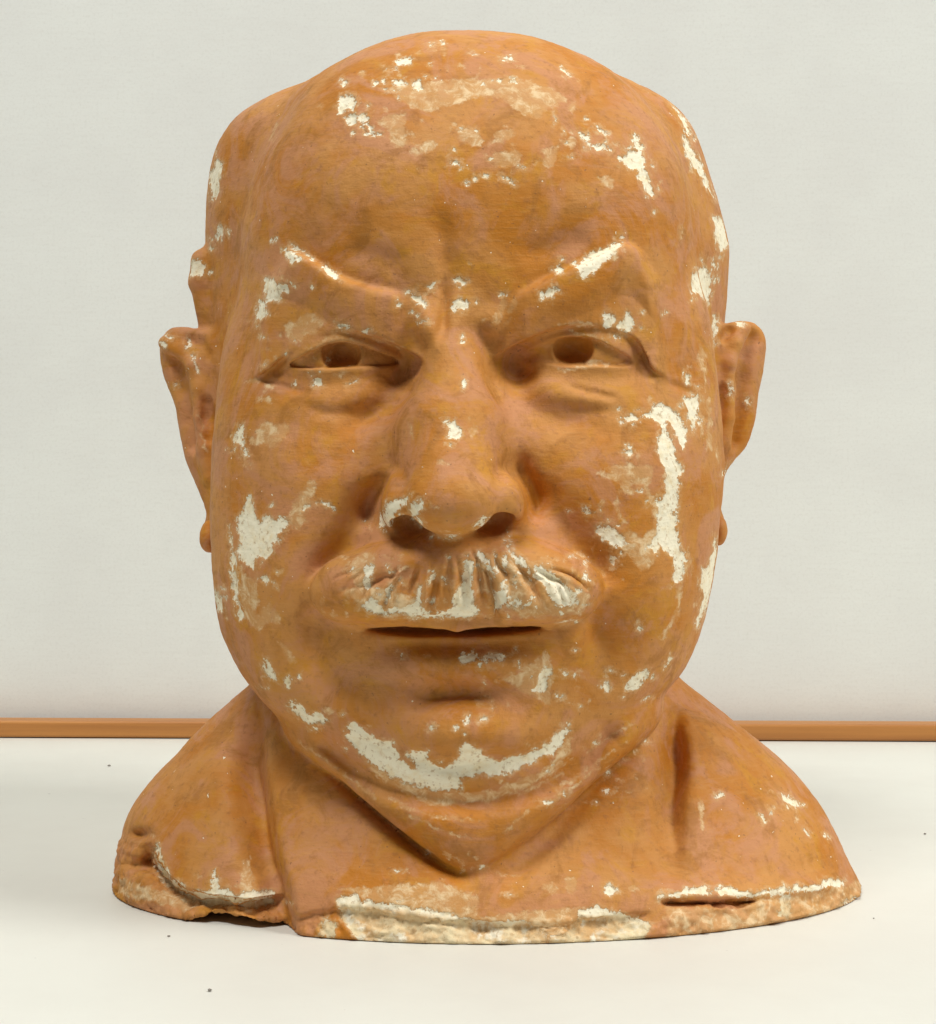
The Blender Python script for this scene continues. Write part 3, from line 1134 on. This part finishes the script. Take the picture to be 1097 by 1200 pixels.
# uneven surface: gentle lumps, tool marks, rough fracture along the broken base
n1 = vnoise(V / 62.0, 1)
n2 = vnoise(V / 21.0, 2)
n3 = vnoise(V / 7.0, 3)
n4 = vnoise(V / 3.4, 4)
quiet = np.where((flab == 1) | (flab == 2), 0.3, 1.0)
edge = np.interp(px, [120, 180, 200, 240, 320, 345, 393, 430, 520, 600, 680, 760, 830, 900, 985, 1010],
                 [980, 985, 1030, 1048, 1052, 1085, 1056, 1058, 1072, 1082, 1070, 1078, 1056, 1054, 1040, 1035])
raw = np.clip((py - edge) / 6.0, 0, 1) * (flab == 8)
disp = quiet * (1.5 * n1 + 0.75 * n2 + 0.3 * n3 + 0.12 * n4) + raw * (3.4 * n2 + 2.2 * n3 + 0.9 * n4)
disp -= np.clip(chip * 0.6 + 0.3, 0, 1) * (1.3 - 0.4 * n4)
low = V[:, 2] < TABLE + 3
disp = np.where(low, np.minimum(disp, 0) * (N[:, 2] > -0.5), disp)
V = V + N * disp[:, None]
V[:, 2] = np.maximum(V[:, 2], TABLE + 0.3)
N = vnormals(V, Q)
V[:, 2] -= TABLE
print('surface', time.time() - T0)

# ---------------------------------------------------------------- bust material
PAINT, nt = new_mat('painted_plaster')
t = NT(nt)
out = t.n('ShaderNodeOutputMaterial')
bs = t.n('ShaderNodeBsdfPrincipled')
co = t.n('ShaderNodeTexCoord').outputs['Object']
big = t.noise(co, 34, 3, 0.55, 0.4)
mid = t.noise(co, 95, 4, 0.6, 0.6)
fine = t.noise(co, 420, 3, 0.6)
grain = t.noise(co, 1500, 2, 0.6)
col = t.mix(t.step(big, 0.36, 0.62), (0.495, 0.178, 0.015, 1), (0.555, 0.250, 0.064, 1))
col = t.mix(t.math('MULTIPLY', t.step(mid, 0.52, 0.68), 0.75), col, (0.55, 0.242, 0.020, 1))
mid2 = t.noise(co, 48, 5, 0.65, 1.2)
col = t.mix(t.math('MULTIPLY', t.step(mid2, 0.45, 0.62), 0.8), col, (0.535, 0.240, 0.112, 1))
mid3 = t.noise(co, 70, 5, 0.7, 0.8)
col = t.mix(t.math('MULTIPLY', t.step(mid3, 0.50, 0.68), 0.7), col, (0.37, 0.148, 0.024, 1))
col = t.mix(t.math('MULTIPLY', t.step(fine, 0.52, 0.78), 0.45), col, (0.28, 0.115, 0.040, 1))
# brush marks
bmp = t.n('ShaderNodeMapping')
bmp.inputs['Rotation'].default_value = (0.3, 0.5, 0.2)
bmp.inputs['Scale'].default_value = (150, 150, 1100)
t.link(co, bmp.inputs['Vector'])
brush = t.noise(bmp.outputs[0], 1.0, 3, 0.6, 0.3)
col = t.mix(t.math('MULTIPLY', t.step(brush, 0.48, 0.72), 0.2), col, (0.62, 0.32, 0.105, 1))
# sparse dark specks of dirt
sp = t.noise(co, 760, 2, 0.5)
col = t.mix(t.math('MULTIPLY', t.step(sp, 0.70, 0.76), 0.55), col, (0.16, 0.075, 0.035, 1))
# thinly worn paint, and the light painted along the lid edges
wn = t.noise(co, 330, 5, 0.75)
wn2 = t.noise(co, 1100, 3, 0.7)
cn0 = t.noise(co, 210, 5, 0.72, 0.5)
wd = t.math('ADD', t.attr('wear_lid_light'), t.math('MULTIPLY', t.math('SUBTRACT', wn, 0.5), 11.0))
wd = t.math('ADD', wd, t.math('MULTIPLY', t.math('SUBTRACT', wn2, 0.5), 7.0))
wmask = t.math('MULTIPLY', t.step(wd, -2.5, 2.5), t.math('ADD', 0.58, t.math('MULTIPLY', t.step(cn0, 0.40, 0.60), 0.38)))
tanc = t.mix(t.step(cn0, 0.44, 0.66), (0.60, 0.34, 0.135, 1), (0.76, 0.56, 0.32, 1))
col = t.mix(wmask, col, tanc)
# scattered tiny flecks
fk = t.math('SUBTRACT', t.noise(co, 520, 2, 0.5), t.math('MULTIPLY', t.step(t.noise(co, 26, 2, 0.5), 0.35, 0.68), -0.04))
fmask = t.step(fk, 0.785, 0.80)
# bare plaster
cn = t.noise(co, 360, 5, 0.75)
cd = t.math('ADD', t.attr('chip'), t.math('MULTIPLY', t.math('SUBTRACT', cn, 0.5), 13.0))
cd = t.math('ADD', cd, t.math('MULTIPLY', t.math('SUBTRACT', wn2, 0.5), 10.0))
fringe = t.math('MULTIPLY', t.step(cd, -5.5, 0.6), 0.62)
col = t.mix(fringe, col, tanc)
cmask = t.math('MAXIMUM', t.step(cd, -0.5, 0.9), fmask)
white = t.mix(t.step(t.noise(co, 240, 4, 0.7), 0.45, 0.75), (0.90, 0.83, 0.64, 1), (0.84, 0.70, 0.45, 1))
rawc = t.mix(t.step(t.noise(co, 70, 5, 0.7), 0.36, 0.62), (0.72, 0.60, 0.37, 1), (0.58, 0.33, 0.12, 1))
rawc = t.mix(t.step(t.noise(co, 130, 4, 0.65), 0.52, 0.66), rawc, (0.78, 0.72, 0.57, 1))
white = t.mix(t.math('MULTIPLY', t.attr('raw'), 0.9), white, rawc)
white = t.mix(t.math('MULTIPLY', t.step(sp, 0.58, 0.70), 0.6), white, (0.46, 0.30, 0.15, 1))
white = t.mix(t.math('MULTIPLY', t.step(cn0, 0.55, 0.72), 0.55), white, (0.66, 0.47, 0.26, 1))
col = t.mix(cmask, col, white)
t.link(col, bs.inputs['Base Color'])
rough = t.math('ADD', t.math('MULTIPLY', fine, 0.30), 0.48)
rough = t.math('ADD', rough, t.math('MULTIPLY', cmask, 0.25), True)
t.link(rough, bs.inputs['Roughness'])
bs.inputs['Specular IOR Level'].default_value = 0.28
hgt = t.math('ADD', t.math('MULTIPLY', fine, 0.6), t.math('MULTIPLY', grain, 0.35))
hgt = t.math('ADD', hgt, t.math('MULTIPLY', brush, 0.35))
hgt = t.math('SUBTRACT', hgt, t.math('MULTIPLY', cmask, 0.9))
hgt = t.math('SUBTRACT', hgt, t.math('MULTIPLY', wmask, 0.35))
bp = t.n('ShaderNodeBump')
bp.inputs['Strength'].default_value = 0.55
bp.inputs['Distance'].default_value = 0.0005
t.link(hgt, bp.inputs['Height'])
t.link(bp.outputs[0], bs.inputs['Normal'])
t.link(bs.outputs[0], out.inputs[0])


def mesh_obj(name, V, Q, Nrm, mat, parent=None, attrs=None):
    me = bpy.data.meshes.new(name)
    me.vertices.add(len(V))
    me.vertices.foreach_set('co', (V * S).astype(f32).ravel())
    me.loops.add(len(Q) * 4)
    me.loops.foreach_set('vertex_index', Q.astype(np.int32).ravel())
    me.polygons.add(len(Q))
    me.polygons.foreach_set('loop_start', np.arange(len(Q), dtype=np.int32) * 4)
    me.polygons.foreach_set('use_smooth', np.ones(len(Q), bool))
    me.update(calc_edges=True)
    for k, v in (attrs or {}).items():
        at = me.attributes.new(k, 'FLOAT', 'POINT')
        at.data.foreach_set('value', v.astype(f32))
    if Nrm is not None:
        me.normals_split_custom_set_from_vertices(Nrm.astype(f32))
    me.materials.append(mat)
    o = bpy.data.objects.new(name, me)
    scene.collection.objects.link(o)
    o.parent = parent
    return o


# the single cast is shared out to its parts face by face; seams share positions and normals
is_t = flab == 8
front_t = V[:, 1] < 190
gl = np.interp(py, [800, 860, 920, 980, 1050, 1110], [297, 304, 310, 316, 328, 338])
gr = np.interp(py, [800, 860, 920, 980, 1040, 1110], [792, 790, 788, 786, 780, 776])
flab[is_t & front_t & (px > gl) & (px < gr)] = 9
lab4 = flab[Q]
fl = np.max(lab4, 1)

bust = bpy.data.objects.new('bust', None)
scene.collection.objects.link(bust)
bust['label'] = 'chipped terracotta coloured plaster bust of a bald man with thick moustache'
bust['category'] = 'bust'


def part(name, ids, parent, label=None):
    m = np.isin(fl, ids)
    q = Q[m]
    used, inv = np.unique(q, return_inverse=True)
    o = mesh_obj(name, V[used], inv.reshape(-1, 4), N[used], PAINT, parent, {'chip': chip[used], 'wear_lid_light': wear_lid_light[used], 'raw': raw[used]})
    if label:
        o['label'] = label
    return o


head = part('head', (0,), bust)
part('nose', (3,), head)
part('eye', (1,), head)
part('eye', (2,), head)
part('moustache', (4,), head, 'bushy moustache with bare white plaster along its strands')
part('ear', (5,), head)
part('ear', (6,), head)
part('neck', (7,), bust)
jacket = part('jacket', (8,), bust, 'jacket shoulders and lapels with broken plaster edges')
part('shirt_front', (9,), bust)

# ---------------------------------------------------------------- setting
YAW = math.radians(-1.6)


def box_mesh(name, x0, x1, y0, y1, z0, z1, mat, bevel=0.0):
    import bmesh
    bm = bmesh.new()
    v = [bm.verts.new((x, y, z)) for z in (z0, z1) for y in (y0, y1) for x in (x0, x1)]
    for f in ((0, 2, 3, 1), (4, 5, 7, 6), (0, 1, 5, 4), (2, 6, 7, 3), (0, 4, 6, 2), (1, 3, 7, 5)):
        bm.faces.new([v[i] for i in f])
    if bevel:
        bmesh.ops.bevel(bm, geom=bm.edges[:], offset=bevel, segments=3, affect='EDGES', profile=0.5)
    me = bpy.data.meshes.new(name)
    bm.to_mesh(me)
    bm.free()
    me.materials.append(mat)
    o = bpy.data.objects.new(name, me)
    scene.collection.objects.link(o)
    return o


# wall: off-white cloth-like paper with faint horizontal ribs
WALL, nt = new_mat('wall_paper')
t = NT(nt)
out = t.n('ShaderNodeOutputMaterial')
bs = t.n('ShaderNodeBsdfPrincipled')
co = t.n('ShaderNodeTexCoord').outputs['Object']
mp = t.n('ShaderNodeMapping')
mp.inputs['Scale'].default_value = (60, 1, 520)
t.link(co, mp.inputs['Vector'])
ribs = t.noise(mp.outputs[0], 1.0, 2, 0.6)
blot = t.noise(co, 14, 4, 0.6)
fine = t.noise(co, 700, 3, 0.7)
col = t.mix(t.step(blot, 0.35, 0.68), (0.775, 0.797, 0.762, 1), (0.745, 0.760, 0.730, 1))
col = t.mix(t.math('MULTIPLY', t.step(ribs, 0.4, 0.7), 0.09), col, (0.64, 0.635, 0.59, 1))
col = t.mix(t.math('MULTIPLY', t.step(fine, 0.45, 0.75), 0.3), col, (0.60, 0.60, 0.56, 1))
t.link(col, bs.inputs['Base Color'])
bs.inputs['Roughness'].default_value = 0.75
bp = t.n('ShaderNodeBump')
bp.inputs['Strength'].default_value = 0.06
bp.inputs['Distance'].default_value = 0.0006
t.link(t.math('ADD', ribs, t.math('MULTIPLY', fine, 0.6)), bp.inputs['Height'])
t.link(bp.outputs[0], bs.inputs['Normal'])
t.link(bs.outputs[0], out.inputs[0])

# table top: white laminate, faint smudges
TOP, nt = new_mat('white_laminate')
t = NT(nt)
out = t.n('ShaderNodeOutputMaterial')
bs = t.n('ShaderNodeBsdfPrincipled')
co = t.n('ShaderNodeTexCoord').outputs['Object']
blot = t.noise(co, 11, 5, 0.65)
fine = t.noise(co, 600, 3, 0.7)
col = t.mix(t.step(blot, 0.35, 0.7), (0.69, 0.692, 0.635, 1), (0.66, 0.655, 0.60, 1))
col = t.mix(t.math('MULTIPLY', t.step(fine, 0.5, 0.75), 0.22), col, (0.66, 0.65, 0.61, 1))
sp = t.noise(co, 260, 2, 0.4)
col = t.mix(t.math('MULTIPLY', t.step(sp, 0.775, 0.80), 0.4), col, (0.30, 0.28, 0.26, 1))
t.link(col, bs.inputs['Base Color'])
bs.inputs['Roughness'].default_value = 0.5
bs.inputs['Specular IOR Level'].default_value = 0.3
bp = t.n('ShaderNodeBump')
bp.inputs['Strength'].default_value = 0.15
bp.inputs['Distance'].default_value = 0.0003
t.link(fine, bp.inputs['Height'])
t.link(bp.outputs[0], bs.inputs['Normal'])
t.link(bs.outputs[0], out.inputs[0])

# wood strip
WOOD, nt = new_mat('varnished_wood')
t = NT(nt)
out = t.n('ShaderNodeOutputMaterial')
bs = t.n('ShaderNodeBsdfPrincipled')
co = t.n('ShaderNodeTexCoord').outputs['Object']
mp = t.n('ShaderNodeMapping')
mp.inputs['Scale'].default_value = (6, 120, 260)
t.link(co, mp.inputs['Vector'])
gr_ = t.noise(mp.outputs[0], 1.0, 5, 0.6, 0.5)
col = t.mix(t.step(gr_, 0.3, 0.7), (0.50, 0.215, 0.050, 1), (0.38, 0.150, 0.035, 1))
t.link(col, bs.inputs['Base Color'])
bs.inputs['Roughness'].default_value = 0.45
t.link(bs.outputs[0], out.inputs[0])

YB = 1425 * S
tt = box_mesh('table_top', -1.1, 1.1, -0.42, YB + 0.012, -0.025, 0.0, TOP, 0.002)
tt['kind'] = 'structure'
wl = box_mesh('wall', -2.2, 2.2, 0.0, 0.05, -0.7, 1.9, WALL)
wl.location = (0, YB + 0.014, 0)
wl.rotation_euler.z = YAW
wl['kind'] = 'structure'
ws = box_mesh('wooden_strip', -1.0, 1.0, -0.004, 0.009, 0.0004, 0.0082, WOOD, 0.0012)
ws.location = (0, YB, 0)
ws.rotation_euler.z = YAW
ws['label'] = 'narrow varnished orange brown wooden strip along the wall at the back of the table'
ws['category'] = 'wooden strip'

# crumbs of plaster and dirt on the table
CR, nt = new_mat('dark_crumb')
t = NT(nt)
out = t.n('ShaderNodeOutputMaterial')
bs = t.n('ShaderNodeBsdfPrincipled')
co = t.n('ShaderNodeTexCoord').outputs['Object']
col = t.mix(t.noise(co, 900, 2), (0.16, 0.145, 0.13, 1), (0.32, 0.28, 0.24, 1))
t.link(col, bs.inputs['Base Color'])
bs.inputs['Roughness'].default_value = 0.8
t.link(bs.outputs[0], out.inputs[0])


def crumb(cx, cy, size, label, seed):
    import bmesh
    Z = -TABLE * FOC / (cy - HY)
    x, y = (cx - CX) / FOC * Z * S, (Z - FOC) * S
    r = random.Random(seed)
    bm = bmesh.new()
    bmesh.ops.create_icosphere(bm, subdivisions=2, radius=size * S * 0.5)
    sx, sy = r.uniform(0.8, 1.4), r.uniform(0.7, 1.1)
    for v in bm.verts:
        k = r.uniform(0.75, 1.2)
        v.co.x *= k * sx
        v.co.y *= k * sy
        v.co.z *= 0.5 * k
    zmin = min(v.co.z for v in bm.verts)
    for v in bm.verts:
        v.co.z -= zmin
    me = bpy.data.meshes.new('crumb')
    bm.to_mesh(me)
    bm.free()
    me.materials.append(CR)
    o = bpy.data.objects.new('crumb', me)
    scene.collection.objects.link(o)
    o.location = (x, y, 0.0001)
    o.rotation_euler.z = r.uniform(0, 3)
    o['label'] = label
    o['category'] = 'crumb'
    o['group'] = 'dark crumbs on the table'


crumb(246, 1162, 5, 'dark crumb lying alone on the table in front of the broken jacket corner', 1)
crumb(128, 898, 4.5, 'grey crumb on the table beside the broken shoulder of the bust', 2)
crumb(1084, 978, 4, 'small crumb on the bare table beyond the unbroken shoulder', 3)
crumb(1024, 1077, 2.5, 'tiny crumb close to the unbroken jacket corner', 4)
crumb(198, 1098, 3, 'tiny crumb in the shade just in front of the gap under the jacket', 5)
print('done', time.time() - T0)
